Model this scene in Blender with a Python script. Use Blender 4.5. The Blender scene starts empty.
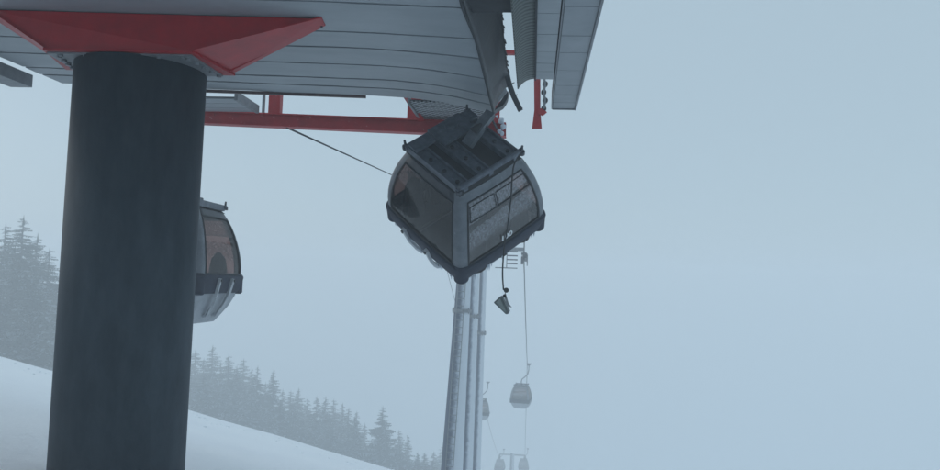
import bpy, bmesh, math, random
from mathutils import Vector, Matrix, noise
R_ = math.radians
sc = bpy.context.scene
C = sc.collection
random.seed(7)

# ------------------------------------------------------------------ camera
F = 760.0
PITCH, ROLL = R_(3.4), R_(2.0)
cam_d = bpy.data.cameras.new('camera'); cam = bpy.data.objects.new('camera', cam_d); C.objects.link(cam)
cam_d.sensor_width = 36; cam_d.lens = 36 * F / 940; cam_d.clip_start = .05; cam_d.clip_end = 3000
CM = Matrix.Rotation(math.pi / 2 + PITCH, 4, 'X') @ Matrix.Rotation(ROLL, 4, 'Z')
cam.matrix_world = CM
sc.camera = cam
CR = CM.to_3x3()

def ray(x, y):
    return CR @ Vector(((x - 470) / F, (235 - y) / F, -1))
def on_z(x, y, z):                      # point of a horizontal plane
    d = ray(x, y); return d * (z / d.z)
def on_y(x, y, Y):                      # point of a vertical plane across the view
    d = ray(x, y); return d * (Y / d.y)
PHI = math.atan(64 / F)                 # heading of the lift line
FW = Vector((math.sin(PHI), math.cos(PHI), 0)); RT = Vector((math.cos(PHI), -math.sin(PHI), 0)); UP = Vector((0, 0, 1))
def S(s, t, z): return RT * s + FW * t + UP * z
def toS(p): return (p.dot(RT), p.dot(FW), p.z)
def on_t(x, y, t):
    d = ray(x, y); return d * (t / d.dot(FW))

# ------------------------------------------------------------------ materials
def nm(name):
    m = bpy.data.materials.new(name); m.use_nodes = True
    nt = m.node_tree; b = nt.nodes['Principled BSDF']
    return m, nt, b
def tex_noise(nt, scale, detail=6, rough=.6, stretch=None, coord='Object'):
    tc = nt.nodes.new('ShaderNodeTexCoord'); n = nt.nodes.new('ShaderNodeTexNoise')
    n.inputs['Scale'].default_value = scale; n.inputs['Detail'].default_value = detail; n.inputs['Roughness'].default_value = rough
    if stretch:
        mp = nt.nodes.new('ShaderNodeMapping'); mp.inputs['Scale'].default_value = stretch
        nt.links.new(tc.outputs[coord], mp.inputs[0]); nt.links.new(mp.outputs[0], n.inputs['Vector'])
    else: nt.links.new(tc.outputs[coord], n.inputs['Vector'])
    return n
def ramp(nt, src, stops):
    r = nt.nodes.new('ShaderNodeValToRGB'); e = r.color_ramp.elements
    e[0].position, e[0].color = stops[0][0], (*stops[0][1], 1)
    e[1].position, e[1].color = stops[-1][0], (*stops[-1][1], 1)
    for p, c in stops[1:-1]:
        k = e.new(p); k.color = (*c, 1)
    nt.links.new(src, r.inputs[0]); return r.outputs[0]
def paint(name, c1, c2, scale=6, rough=.5, metal=0, stretch=None, bump=.0, frost=None, coord='Object', bscale=None):
    m, nt, b = nm(name)
    n = tex_noise(nt, scale, 8, .65, stretch, coord)
    col = ramp(nt, n.outputs[0], [(.32, c1), (.68, c2)])
    if frost:
        n2 = tex_noise(nt, frost[0], 8, .75, None, coord)
        f = ramp(nt, n2.outputs[0], [(frost[1], (0, 0, 0)), (frost[2], (1, 1, 1))])
        mx = nt.nodes.new('ShaderNodeMix'); mx.data_type = 'RGBA'
        nt.links.new(f, mx.inputs[0]); nt.links.new(col, mx.inputs[6]); mx.inputs[7].default_value = (.62, .66, .7, 1)
        col = mx.outputs[2]
    nt.links.new(col, b.inputs['Base Color'])
    b.inputs['Roughness'].default_value = rough; b.inputs['Metallic'].default_value = metal
    if bump:
        bp = nt.nodes.new('ShaderNodeBump'); bp.inputs['Strength'].default_value = bump; bp.inputs['Distance'].default_value = .02
        n3 = tex_noise(nt, bscale or scale * 6, 5, .6, None, coord)
        nt.links.new(n3.outputs[0], bp.inputs['Height']); nt.links.new(bp.outputs[0], b.inputs['Normal'])
    return m

M = {}
M['column'] = paint('column_paint', (.020, .033, .046), (.042, .060, .078), 2.6, .62, 0, (1.6, 1.6, .5), .12, (9, .70, .86), bscale=30)
M['column'].node_tree.nodes['Principled BSDF'].inputs['Specular IOR Level'].default_value = .2
M['soffit'] = paint('grey_soffit_sheet', (.235, .26, .285), (.30, .325, .35), 1.4, .42, 0, (.6, 2, 2), .05, bscale=3)
M['soffit_lt'] = paint('pale_soffit_sheet', (.21, .235, .26), (.28, .30, .33), 2.0, .45, 0, None, .05, bscale=4)
M['dark'] = paint('dark_backing', (.012, .014, .018), (.03, .033, .04), 5, .7)
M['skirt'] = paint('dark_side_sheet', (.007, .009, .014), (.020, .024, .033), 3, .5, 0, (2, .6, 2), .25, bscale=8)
M['red'] = paint('red_steel_paint', (.30, .001, .006), (.42, .003, .009), 4, .45, 0, None, .08)
M['red_frost'] = paint('frosted_red_steel', (.30, .001, .006), (.42, .003, .009), 4, .5, 0, None, .1, (16, .62, .72))
M['brown'] = paint('brown_gutter', (.07, .04, .04), (.12, .075, .07), 8, .6)
M['galv'] = paint('galvanised_steel', (.16, .17, .185), (.24, .25, .27), 7, .5, .3, None, .05)
M['navy'] = paint('navy_bumper_rubber', (.005, .009, .024), (.014, .022, .048), 9, .75, 0, None, .15, (22, .70, .82))
M['roofnavy'] = paint('dark_roof_metal', (.015, .019, .028), (.04, .047, .062), 7, .45, 0, None, .2, (14, .66, .85))
M['cabgrey'] = paint('grey_cabin_metal', (.10, .115, .135), (.17, .185, .21), 5, .45, .1, None, .08, (20, .62, .8))
M['rail'] = paint('roof_rail_metal', (.05, .062, .085), (.12, .14, .175), 9, .4, .2, None, .15, (18, .64, .8))
M['rack'] = paint('aluminium_rack', (.36, .38, .41), (.48, .5, .53), 9, .45, .1)
M['galv_dark'] = paint('grimy_galvanised_arm', (.06, .07, .085), (.13, .145, .165), 6, .45, .2, None, .1)
M['lowergrey'] = paint('pale_lower_shell', (.26, .28, .31), (.36, .38, .41), 5, .5, .1, None, .08)
M['seat'] = paint('seat_vinyl', (.02, .018, .02), (.035, .03, .034), 9, .7)
M['black'] = paint('black_rubber', (.008, .008, .01), (.016, .016, .02), 9, .6)
M['lampbox'] = paint('lamp_housing', (.06, .075, .08), (.13, .15, .155), 18, .5, .2)
M['frost_tube'] = paint('frosted_steel_tube', (.19, .23, .30), (.42, .47, .55), 3.5, .75, 0, (1, 1, 1), .6, (9, .50, .66), bscale=14)
def shaded_frost_tube():
    m, nt, b = nm('frosted_tube_painted_sides')
    g = nt.nodes.new('ShaderNodeNewGeometry'); dp = nt.nodes.new('ShaderNodeVectorMath'); dp.operation = 'DOT_PRODUCT'
    nt.links.new(g.outputs['Normal'], dp.inputs[0]); dp.inputs[1].default_value = (.97, -.1, 0)       # light right and shaded left side painted into the colour, over frost mottling
    n = tex_noise(nt, 5, 10, .75); n.inputs['Scale'].default_value = 5
    a = nt.nodes.new('ShaderNodeMath'); a.operation = 'MULTIPLY_ADD'; a.inputs[1].default_value = 1.2; nt.links.new(n.outputs[0], a.inputs[0]); nt.links.new(dp.outputs['Value'], a.inputs[2])
    c = ramp(nt, a.outputs[0], [(.28, (.07, .09, .13)), (.48, (.18, .21, .27)), (.66, (.42, .46, .52)), (.9, (.62, .66, .71))])
    nt.links.new(c, b.inputs['Base Color']); b.inputs['Roughness'].default_value = .8
    bp = nt.nodes.new('ShaderNodeBump'); bp.inputs['Strength'].default_value = .6; bp.inputs['Distance'].default_value = .05; nt.links.new(n.outputs[0], bp.inputs['Height']); nt.links.new(bp.outputs[0], b.inputs['Normal'])
    return m
M['frost_tube'] = shaded_frost_tube()
M['rime'] = paint('rime_ice', (.45, .5, .57), (.62, .67, .74), 6, .8, 0, None, .6)
M['rope'] = paint('steel_rope', (.03, .032, .038), (.06, .062, .07), 30, .6, .3)
M['bark'] = paint('spruce_bark', (.04, .032, .028), (.08, .066, .058), 8, .9)
M['needle'] = paint('spruce_needles', (.016, .028, .024), (.04, .055, .045), 3, .85)
M['rimeneedle'] = paint('snowy_needles', (.16, .19, .21), (.42, .46, .5), 3, .85)
M['white'] = paint('white_lettering', (.6, .62, .64), (.75, .77, .78), 9, .5)
M['snowcap'] = paint('roof_snow', (.76, .79, .83), (.84, .86, .88), 2, .7, 0, None, .4)

def rib_mat():
    m, nt, b = nm('ribbed_dark_sheet')
    tc = nt.nodes.new('ShaderNodeTexCoord'); mp = nt.nodes.new('ShaderNodeMapping'); mp.inputs['Rotation'].default_value = (0, 0, R_(28))
    w = nt.nodes.new('ShaderNodeTexWave'); w.bands_direction = 'Y'; w.inputs['Scale'].default_value = 3.2; w.inputs['Distortion'].default_value = 1.2
    w.inputs['Detail'].default_value = 3
    nt.links.new(tc.outputs['Object'], mp.inputs[0]); nt.links.new(mp.outputs[0], w.inputs['Vector'])
    c = ramp(nt, w.outputs[0], [(.0, (.05, .06, .058)), (.5, (.085, .10, .095)), (1, (.115, .13, .12))])
    nt.links.new(c, b.inputs['Base Color'])
    bp = nt.nodes.new('ShaderNodeBump'); bp.inputs['Strength'].default_value = .5; bp.inputs['Distance'].default_value = .03
    nt.links.new(w.outputs[0], bp.inputs['Height']); nt.links.new(bp.outputs[0], b.inputs['Normal']); b.inputs['Roughness'].default_value = .55
    return m
M['rib'] = rib_mat()
def perf_mat():
    m, nt, b = nm('perforated_grating')
    tc = nt.nodes.new('ShaderNodeTexCoord'); mp = nt.nodes.new('ShaderNodeMapping')
    mp.inputs['Rotation'].default_value = (0, 0, PHI + R_(45)); mp.inputs['Scale'].default_value = (10, 10, 0)
    v = nt.nodes.new('ShaderNodeTexVoronoi'); v.inputs['Scale'].default_value = 1; v.inputs['Randomness'].default_value = 0
    nt.links.new(tc.outputs['Object'], mp.inputs[0]); nt.links.new(mp.outputs[0], v.inputs['Vector'])
    g = ramp(nt, v.outputs['Distance'], [(.34, (.02, .022, .03)), (.42, (.34, .36, .38))])
    nt.links.new(g, b.inputs['Base Color']); b.inputs['Roughness'].default_value = .6
    return m
M['perf'] = perf_mat()
def glass(name, tint, frost_col, f0, f1, fscale, fmax, gl=.09, band=False):
    m, nt, b = nm(name); nt.nodes.remove(b)
    out = nt.nodes['Material Output']
    tr = nt.nodes.new('ShaderNodeBsdfTransparent'); tr.inputs[0].default_value = (*tint, 1)
    gs = nt.nodes.new('ShaderNodeBsdfGlossy'); gs.inputs['Roughness'].default_value = .06; gs.inputs[0].default_value = (.9, .9, .9, 1)
    lw = nt.nodes.new('ShaderNodeLayerWeight'); lw.inputs[0].default_value = .25
    mp = nt.nodes.new('ShaderNodeMath'); mp.operation = 'MULTIPLY_ADD'; mp.inputs[1].default_value = .45; mp.inputs[2].default_value = gl
    nt.links.new(lw.outputs['Fresnel'], mp.inputs[0])
    m1 = nt.nodes.new('ShaderNodeMixShader'); nt.links.new(mp.outputs[0], m1.inputs[0]); nt.links.new(tr.outputs[0], m1.inputs[1]); nt.links.new(gs.outputs[0], m1.inputs[2])
    df = nt.nodes.new('ShaderNodeBsdfDiffuse'); df.inputs[0].default_value = (*frost_col, 1)
    n = tex_noise(nt, fscale, 10, .72, (1, 1, .7) if band else None)
    val = n.outputs[0]
    if band:        # frost, with sky reflection painted in at the top; clear slanting band below
        tc = nt.nodes.new('ShaderNodeTexCoord'); sp = nt.nodes.new('ShaderNodeSeparateXYZ'); nt.links.new(tc.outputs['Object'], sp.inputs[0])
        n5 = tex_noise(nt, 4, 5, .6)
        a = nt.nodes.new('ShaderNodeMath'); a.operation = 'MULTIPLY_ADD'; a.inputs[1].default_value = -.10; nt.links.new(sp.outputs['Y'], a.inputs[0]); nt.links.new(sp.outputs['Z'], a.inputs[2])
        a2 = nt.nodes.new('ShaderNodeMath'); a2.operation = 'MULTIPLY_ADD'; a2.inputs[1].default_value = .09; nt.links.new(n5.outputs[0], a2.inputs[0]); nt.links.new(a.outputs[0], a2.inputs[2])
        rb = ramp(nt, a2.outputs[0], [(0, (0, 0, 0)), (.5, (0, 0, 0)), (1, (0, 0, 0))])
        r = rb.node.color_ramp
        mr = nt.nodes.new('ShaderNodeMapRange'); mr.inputs['From Min'].default_value = 1.14; mr.inputs['From Max'].default_value = 2.14
        nt.links.new(a2.outputs[0], mr.inputs[0]); nt.links.new(mr.outputs[0], rb.node.inputs[0])
        for e in list(r.elements)[1:-1]: r.elements.remove(e)
        r.elements[0].position = 0; r.elements[0].color = (.32, .32, .32, 1); r.elements[1].position = 1; r.elements[1].color = (.62, .62, .62, 1)
        for p, v in ((.10, .34), (.22, .54), (.40, .60), (.50, .54), (.53, .30), (.60, .31), (.625, .62)):
            e = r.elements.new(p); e.color = (v, v, v, 1)
        ad = nt.nodes.new('ShaderNodeMath'); ad.operation = 'ADD'; nt.links.new(rb, ad.inputs[0]); nt.links.new(n.outputs[0], ad.inputs[1])
        sb = nt.nodes.new('ShaderNodeMath'); sb.operation = 'SUBTRACT'; sb.inputs[1].default_value = .5; nt.links.new(ad.outputs[0], sb.inputs[0])
        val = sb.outputs[0]
    fr = ramp(nt, val, [(f0, (0, 0, 0)), (f1, (fmax,) * 3)])
    m2 = nt.nodes.new('ShaderNodeMixShader'); nt.links.new(fr, m2.inputs[0]); nt.links.new(m1.outputs[0], m2.inputs[1]); nt.links.new(df.outputs[0], m2.inputs[2])
    nt.links.new(m2.outputs[0], out.inputs[0])
    return m
M['glass'] = glass('brown_tinted_glass', (.42, .32, .31), (.10, .08, .08), .52, .8, 9, .25, .04)
M['glass_frost_sheen'] = glass('frost_sky_sheen_glass', (.50, .36, .33), (.42, .43, .47), .38, .74, 30, .62, .10, True)

def snow_mat():
    m, nt, b = nm('snow')
    n = tex_noise(nt, .25, 8, .6); c = ramp(nt, n.outputs[0], [(.3, (.84, .88, .93)), (.7, (.89, .925, .96))])
    nt.links.new(c, b.inputs['Base Color']); b.inputs['Roughness'].default_value = .75
    n2 = tex_noise(nt, 1.3, 10, .65); bp = nt.nodes.new('ShaderNodeBump'); bp.inputs['Strength'].default_value = .5; bp.inputs['Distance'].default_value = .12
    nt.links.new(n2.outputs[0], bp.inputs['Height']); nt.links.new(bp.outputs[0], b.inputs['Normal'])
    return m
M['snow'] = snow_mat()

# ------------------------------------------------------------------ object helpers
def obj(name, bm, mat, parent=None, smooth=False):
    me = bpy.data.meshes.new(name); bmesh.ops.recalc_face_normals(bm, faces=bm.faces[:]); bm.to_mesh(me); bm.free()
    for m in (mat if isinstance(mat, (list, tuple)) else [mat]): me.materials.append(m)
    if smooth:
        for p in me.polygons: p.use_smooth = True
    o = bpy.data.objects.new(name, me); C.objects.link(o)
    if parent: o.parent = parent
    return o
def tag(o, label=None, cat=None, group=None, kind=None):
    if label: o['label'] = label
    if cat: o['category'] = cat
    if group: o['group'] = group
    if kind: o['kind'] = kind
    return o
def thing(name, label, cat, loc=(0, 0, 0), group=None):
    o = bpy.data.objects.new(name, None); C.objects.link(o); o.location = loc; o.empty_display_size = .3
    return tag(o, label, cat, group)
def kids(o): return [c for c in C.objects if c.parent == o]
def copy_tree(o, parent=None):
    c = o.copy(); C.objects.link(c); c.parent = parent
    for ch in kids(o):
        if ch is not c: copy_tree(ch, c)
    return c
def NB(): return bmesh.new()
def hexa(bm, P):                        # eight corners: bottom four, top four
    v = [bm.verts.new(p) for p in P]
    for f in ((0, 3, 2, 1), (4, 5, 6, 7), (0, 1, 5, 4), (1, 2, 6, 5), (2, 3, 7, 6), (3, 0, 4, 7)): bm.faces.new([v[i] for i in f])
def box(bm, x0, x1, y0, y1, z0, z1):
    hexa(bm, [(x0, y0, z0), (x1, y0, z0), (x1, y1, z0), (x0, y1, z0), (x0, y0, z1), (x1, y0, z1), (x1, y1, z1), (x0, y1, z1)])
def sbox(bm, s0, s1, t0, t1, z0, z1):   # box squared to the lift line
    hexa(bm, [S(s0, t0, z0), S(s1, t0, z0), S(s1, t1, z0), S(s0, t1, z0), S(s0, t0, z1), S(s1, t0, z1), S(s1, t1, z1), S(s0, t1, z1)])
def prism(bm, pts, off):                # polygon extruded by a vector
    a = [bm.verts.new(Vector(p)) for p in pts]; b = [bm.verts.new(Vector(p) + Vector(off)) for p in pts]
    n = len(pts); bm.faces.new(a[::-1]); bm.faces.new(b)
    for i in range(n): bm.faces.new((a[i], a[(i + 1) % n], b[(i + 1) % n], b[i]))
def tube(bm, pts, r, seg=10, cap=True):
    pts = [Vector(p) for p in pts]; rr = r if isinstance(r, (list, tuple)) else [r] * len(pts)
    rings = []; prev = None
    for i, p in enumerate(pts):
        d = (pts[min(i + 1, len(pts) - 1)] - pts[max(i - 1, 0)]).normalized()
        if prev is None:
            u = d.cross(UP if abs(d.z) < .9 else Vector((1, 0, 0))).normalized()
        else: u = (prev - d * prev.dot(d)).normalized()
        prev = u; w = d.cross(u)
        rings.append([bm.verts.new(p + (u * math.cos(a) + w * math.sin(a)) * rr[i]) for a in [2 * math.pi * k / seg for k in range(seg)]])
    for a, b in zip(rings, rings[1:]):
        for k in range(seg): bm.faces.new((a[k], a[(k + 1) % seg], b[(k + 1) % seg], b[k]))
    if cap: bm.faces.new(rings[0][::-1]); bm.faces.new(rings[-1])
def bar(bm, a, b, w, h, up=UP):         # square bar between two points
    a, b = Vector(a), Vector(b); d = (b - a).normalized(); u = d.cross(Vector(up)).normalized() * (w / 2); v = u.cross(d).normalized() * (h / 2)
    hexa(bm, [a - u - v, a + u - v, b + u - v, b - u - v, a - u + v, a + u + v, b + u + v, b - u + v])

# ------------------------------------------------------------------ terrain
def ground(x, y):
    if y <= 44: q = -.1 * y - .0028 * y * y
    else: q = -9.8 - .40 * (y - 44)
    if y < 0: q = 0
    if q < -120: q = -120 - 12 * (1 - math.exp((q + 120) / 12))
    xx = -x
    lat = .25 * xx if xx < 30 else 7.5 + 12 * .25 * (1 - math.exp(-(xx - 30) / 12))
    if xx < -60: lat = -15 + .1 * (xx + 60)
    return -2.6 + q + lat + .05 * noise.noise(Vector((x * .35, y * .35, 0))) + .25 * min(1, max(0, y - 12) / 10) * noise.noise(Vector((x * .06, y * .06, 3)))
def axis(lo, hi, c, n, p=2.2):
    a = []
    for i in range(n + 1):
        u = i / n * 2 - 1; a.append(c + (abs(u) ** p) * ((hi - c) if u > 0 else (lo - c)))
    return a
bm = NB(); xs = axis(-230, 230, -8, 150, 1.9); ys = axis(-16, 400, 22, 180, 1.9)
gv = [[bm.verts.new((x, y, ground(x, y))) for x in xs] for y in ys]
for j in range(len(ys) - 1):
    for i in range(len(xs) - 1): bm.faces.new((gv[j][i], gv[j][i + 1], gv[j + 1][i + 1], gv[j + 1][i]))
tag(obj('snow_slope', bm, M['snow'], smooth=True), 'smooth white ski slope falling away to the right', None, kind='structure')
# churned lumps along the brow of the piste
bm = NB()
for i in range(130):
    x = random.uniform(-19, 1); y = 25 + random.gauss(0, 1.6); r = random.uniform(.015, .05)
    z = ground(x, y)
    mtx = Matrix.Translation((x, y, z)) @ Matrix.Diagonal((r * random.uniform(1, 2), r, r * .8, 1))
    bmesh.ops.create_icosphere(bm, subdivisions=1, radius=1, matrix=mtx)
tag(obj('snow_lumps', bm, M['snow'], smooth=True), 'small lumps of churned snow along the brow of the slope', 'snow', kind='stuff')

# ------------------------------------------------------------------ station canopy
H = 3.0
can = thing('station_canopy', 'grey planked underside of the station roof, torn at its right side', 'canopy', S(-4, 6, H))
CAN0 = can.location.copy()
def cobj(name, bm, mat, parent=can, **k):
    o = obj(name, bm, mat, parent, **k); o.location = -CAN0 if parent is can else (0, 0, 0); return o
lines_px = [
 [(0, -8), (150, -3.5), (300, 1), (461, 8)],
 [(0, 22), (77, 24), (205, 27), (310, 30), (400, 34.5), (474, 39)],
 [(0, 36.3), (77, 38.8), (205, 42.5), (278, 44.6), (330, 46.8), (400, 49.8), (440, 54), (479, 58.8)],
 [(0, 52.7), (77, 55), (246, 60), (330, 63.8), (400, 66.8), (420, 68.6), (450, 73), (484, 78.8)],
 [(0, 66.6), (77, 68.8), (235, 74), (300, 76.7), (380, 80), (418, 82.6), (450, 87.4), (488, 96)],
 [(0, 73), (77, 75.5), (205, 81), (300, 84.7), (380, 88.4), (423, 91.6), (450, 95.6), (490.5, 104.8)],
 [(0, 81), (77, 84.3), (205, 90), (300, 92.7), (380, 96.4), (415, 98.4), (451, 104), (492.4, 113.8)]]
SL = toS(on_z(64, 84, H))[0]
def mkline(pl):
    w = [on_z(x, y, H) for x, y in pl if x <= 400]
    q = [toS(p) for p in w]; n = len(q)
    ms = sum(a[0] for a in q) / n; mt = sum(a[1] for a in q) / n
    k = sum((a[0] - ms) * (a[1] - mt) for a in q) / sum((a[0] - ms) ** 2 for a in q)
    pts = [(SL, mt + k * (SL - ms), H)]
    for (x, y), in zip(pl):
        if x <= 400: continue
        d = ray(x, y); s_, t_, z_ = toS(d)     # where the sight line meets the joint's own vertical plane
        lam = (mt - k * ms) / (t_ - k * s_); p = d * lam
        pts.append(toS(p))
    s0 = toS(on_z(400, 60, H))[0]
    pts.insert(1, (s0 - .3, mt + k * (s0 - .3 - ms), H))
    return pts
def interp(pts, s):
    for a, b in zip(pts, pts[1:]):
        if s <= b[0] or b is pts[-1]:
            u = (s - a[0]) / (b[0] - a[0]); return (s, a[1] + u * (b[1] - a[1]), a[2] + u * (b[2] - a[2]))
L = [mkline(p) for p in lines_px]
a0 = L[0]
for k in range(1, 15): L.insert(0, [(p[0], p[1] - .82 * k, p[2]) for p in a0])
def sample(pts, n=60):
    e = pts[-1][0]; out = []
    for i in range(n + 1):
        u = i / n; s = SL + (e - SL) * (1 - (1 - u) ** 1.6)
        out.append(list(interp(pts, s)))
    for _ in range(12):                       # ease the bends
        z = [o[2] for o in out]; t = [o[1] for o in out]
        for i in range(1, n): out[i][2] = (z[i - 1] + 2 * z[i] + z[i + 1]) / 4; out[i][1] = (t[i - 1] + 2 * t[i] + t[i + 1]) / 4
    return out
SS = [sample(p) for p in L]
bm = NB(); bd = NB()
for j in range(len(SS) - 1):
    A, B = SS[j], SS[j + 1]; rows = []
    gap = .024 if j < len(SS) - 5 else .034
    dip = random.uniform(-.001, .001)
    for a, b in zip(A, B):
        n1 = gap * (.9 + .8 * max(0, noise.noise(Vector((a[0] * 2.3, j * 7.1, 0))))); n2 = gap * (.9 + .8 * max(0, noise.noise(Vector((b[0] * 2.3, j * 5.3, 9)))))
        ga = S(a[0], a[1] + n1, a[2] + dip + .006 * noise.noise(Vector((a[0] * .9, j, 4)))); gb = S(b[0], b[1] - n2, b[2] + dip + .008 * noise.noise(Vector((b[0] * 1.1, j, 8))))
        rows.append([bm.verts.new(ga), bm.verts.new(gb), bm.verts.new(gb + UP * .03), bm.verts.new(ga + UP * .03)])
    for r0, r1 in zip(rows, rows[1:]):
        for k in range(4): bm.faces.new((r0[k], r0[(k + 1) % 4], r1[(k + 1) % 4], r1[k]))
    bm.faces.new(rows[0]); bm.faces.new(rows[-1][::-1])
cobj('soffit', bm, M['soffit'])
for j in range(len(SS) - 1):
    A, B = SS[j], SS[j + 1]
    for i in range(len(A) - 1):
        p = [S(*A[i]), S(*A[i + 1]), S(*B[i + 1]), S(*B[i])]
        hexa(bd, [q + UP * .035 for q in p] + [q + UP * .06 for q in p])
cobj('backing_sheet', bd, M['dark'])

tG = SS[-1][0][1]; tR = SS[-1][-1][1]
# roof hull above, with snow
bm = NB()
P = [S(SL, -3.2, H + .07), S(-.86, -3.2, H + .07), S(-.86, tR - .1, H + .07), S(SL, tG - .05, H + .07)]
Q = [S(SL + .1, -3.2, H + .62), S(-.9, -3.2, H + .62), S(-.9, tR - .35, H + .62), S(SL + .1, tG - .3, H + .62)]
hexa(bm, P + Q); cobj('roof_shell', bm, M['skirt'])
bm = NB()
hexa(bm, [q + UP * .003 for q in Q] + [q + UP * .3 + (Vector((-4, 5, 0)) - Vector((q.x, q.y, 0))).normalized() * .2 for q in Q])
cobj('roof_snow', bm, M['snowcap'])
# seam trim along soffit right edge
bm = NB()
for j in range(8, len(SS) - 1):
    a, b = S(*SS[j][-1]), S(*SS[j + 1][-1]); bar(bm, a + RT * .02 - UP * .004, b + RT * .02 - UP * .004, .03, .03)
cobj('edge_trim', bm, M['dark'])
# dark inner side of the rope slot, curving up from the soffit edge
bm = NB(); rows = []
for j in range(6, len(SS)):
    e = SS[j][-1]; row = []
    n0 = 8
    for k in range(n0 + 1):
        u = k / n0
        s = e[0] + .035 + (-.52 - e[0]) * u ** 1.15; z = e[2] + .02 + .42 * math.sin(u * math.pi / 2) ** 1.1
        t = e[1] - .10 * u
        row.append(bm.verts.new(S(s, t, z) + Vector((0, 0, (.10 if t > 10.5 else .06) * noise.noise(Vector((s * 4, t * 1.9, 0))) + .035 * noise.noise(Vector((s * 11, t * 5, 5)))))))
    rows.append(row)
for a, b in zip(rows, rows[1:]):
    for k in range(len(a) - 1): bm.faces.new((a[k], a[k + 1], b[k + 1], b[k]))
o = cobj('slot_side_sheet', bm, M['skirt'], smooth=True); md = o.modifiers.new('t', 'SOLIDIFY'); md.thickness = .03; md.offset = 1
# soft frayed sealing lip
bm = NB()
t = 7.0
while t < 12.6:
    w = random.uniform(.02, .06); l = random.uniform(.08, .2)
    box_t = S(-.53, t, 3.44)
    prism(bm, [box_t, S(-.53, t + l, 3.44), S(-.53 + w, t + l * .7, 3.40), S(-.53 + w * .8, t + l * .2, 3.41)], (0, 0, .02)); t += l * .8
cobj('rubber_lip', bm, M['black'])
# buckled end piece and the torn strip
def tp(x, y, t): return on_t(x, y, t)
bm = NB()
e = S(*SS[-1][-1])
prism(bm, [tp(490.5, 97, 12.75), tp(492.6, 110, 12.75), tp(507.2, 91.5, 12.7), tp(503, 80.5, 12.7)], FW * .03)
cobj('buckled_end_panel', bm, M['soffit'], )
bm = NB()
c1 = [(493, 112), (497, 108.8), (502.5, 106), (505.5, 102), (507.5, 98), (508.4, 92), (507.6, 90.8)]
prism(bm, [tp(x, y, 12.82) for x, y in c1], FW * .25)
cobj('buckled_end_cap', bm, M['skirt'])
bm = NB()
st = [(506.5, 73, 11.9), (509.5, 85, 12.1), (513.5, 96, 12.3), (520.5, 110.5, 12.5)]
for a, b in zip(st, st[1:]): bar(bm, tp(*a), tp(*b), .085, .03, FW)
for a, dx, dy in ((st[1], 3.5, -2), (st[2], 4, -1.5), (st[3], 2, -3), (st[1], 5, -2.6)):
    bar(bm, tp(*a), tp(a[0] + dx, a[1] + dy, a[2]), .012, .012, FW)
cobj('torn_strip', bm, M['skirt'])
# closure across the slot nearer the viewer
s_a = toS(on_z(535, 77, H))[0]
bm = NB(); sbox(bm, -.88, s_a - .2, 5.8, 8.5, 3.06, 3.5); cobj('slot_closure', bm, M['dark'])
# gutter bar
bm = NB(); a = on_t(150, 88.9, tG + .02); b = on_t(366, 96.8, toS(on_z(366, 96.8, H))[1] + .02); bar(bm, a, b, .05, .045)
cobj('gutter_bar', bm, M['brown'])
# left box beam
bm = NB(); bs = toS(on_z(33, 75, H)); print('SL', SL, bs); sbox(bm, bs[0] - .36, bs[0], -3, bs[1], H - .2, H - .003); o = cobj('edge_box_beam', bm, M['galv'])
# right hand part: ribbed sheet, two rows of panels
s_a, s_b, s_c = toS(on_z(535, 77, H))[0], toS(on_z(553, 90, H))[0], toS(on_z(576, 108, H))[0]
t_end1 = toS(on_z(545, 79.5, H))[1]; t_end2 = toS(on_z(560, 108.5, H))[1]
def cuts(xpx, ypx): return [toS(on_z(xpx, y, H))[1] for y in ypx]
bm = NB()
def panels(bm, s0, s1, ts, curve=0):
    for a, b in zip(ts, ts[1:]):
        dz = random.uniform(-.002, .002)
        P = [S(s0, a + .008, H + dz), S(s1, a + .008, H + dz), S(s1, b - .008, H + dz), S(s0, b - .008, H + dz)]
        hexa(bm, P + [p + UP * .025 for p in P])
c1_ = cuts(544, [13.4, 34.5, 51.7, 63.4, 71.6]); c2_ = cuts(565, [6.4, 35.7, 52.6, 70.5, 85.5, 95, 102.6])
panels(bm, s_a + .018, s_b - .012, [-3.2 + 1.3 * k for k in range(9)][:8] + c1_ + [t_end1])
cobj('inner_panel_row', bm, M['soffit'])
bm = NB(); panels(bm, s_b + .03, s_c - .025, [-3.2 + 1.3 * k for k in range(9)][:8] + c2_ + [t_end2])
cobj('outer_panel_row', bm, M['soffit_lt'])
bm = NB(); sbox(bm, s_a - .0, s_b + .0, -3.2, t_end1 - .02, H + .028, H + .3); sbox(bm, s_b + .003, s_c, -3.2, t_end2 - .005, H + .028, H + .3)
cobj('fascia_core', bm, M['dark'])
bm = NB(); sbox(bm, s_c - .022, s_c + .006, -3.2, t_end2, H - .03, H + .3); sbox(bm, s_b + .004, s_b + .022, -3.2, t_end2, H - .012, H + .027); sbox(bm, s_b + .022, s_c - .022, t_end2 + .001, t_end2 + .02, H - .02, H + .3)
cobj('fascia_frame', bm, M['galv'])
bm = NB(); rows = []
for t in [-3 + k * .5 for k in range(29)]:
    if t > t_end1: break
    rows.append(t)
rows.append(t_end1 + .02)
s_l = (toS(on_z(520, 81, 2.91))[0] + toS(on_z(512, 30, 2.91))[0]) / 2; print('rib', s_a, s_l); wl = s_a - s_l
sec = [(s_a + .008, 3.012), (s_a - .25 * wl, 3.02), (s_a - .5 * wl, 3.01), (s_a - .75 * wl, 2.98), (s_a - .96 * wl, 2.925), (s_l, 2.90)]
vr = [[bm.verts.new(S(s, t + (.28 if 0 else 0) + (.0 if t < t_end1 else .18 * (s_a - s) / wl), z)) for s, z in sec] for t in rows]
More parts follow.
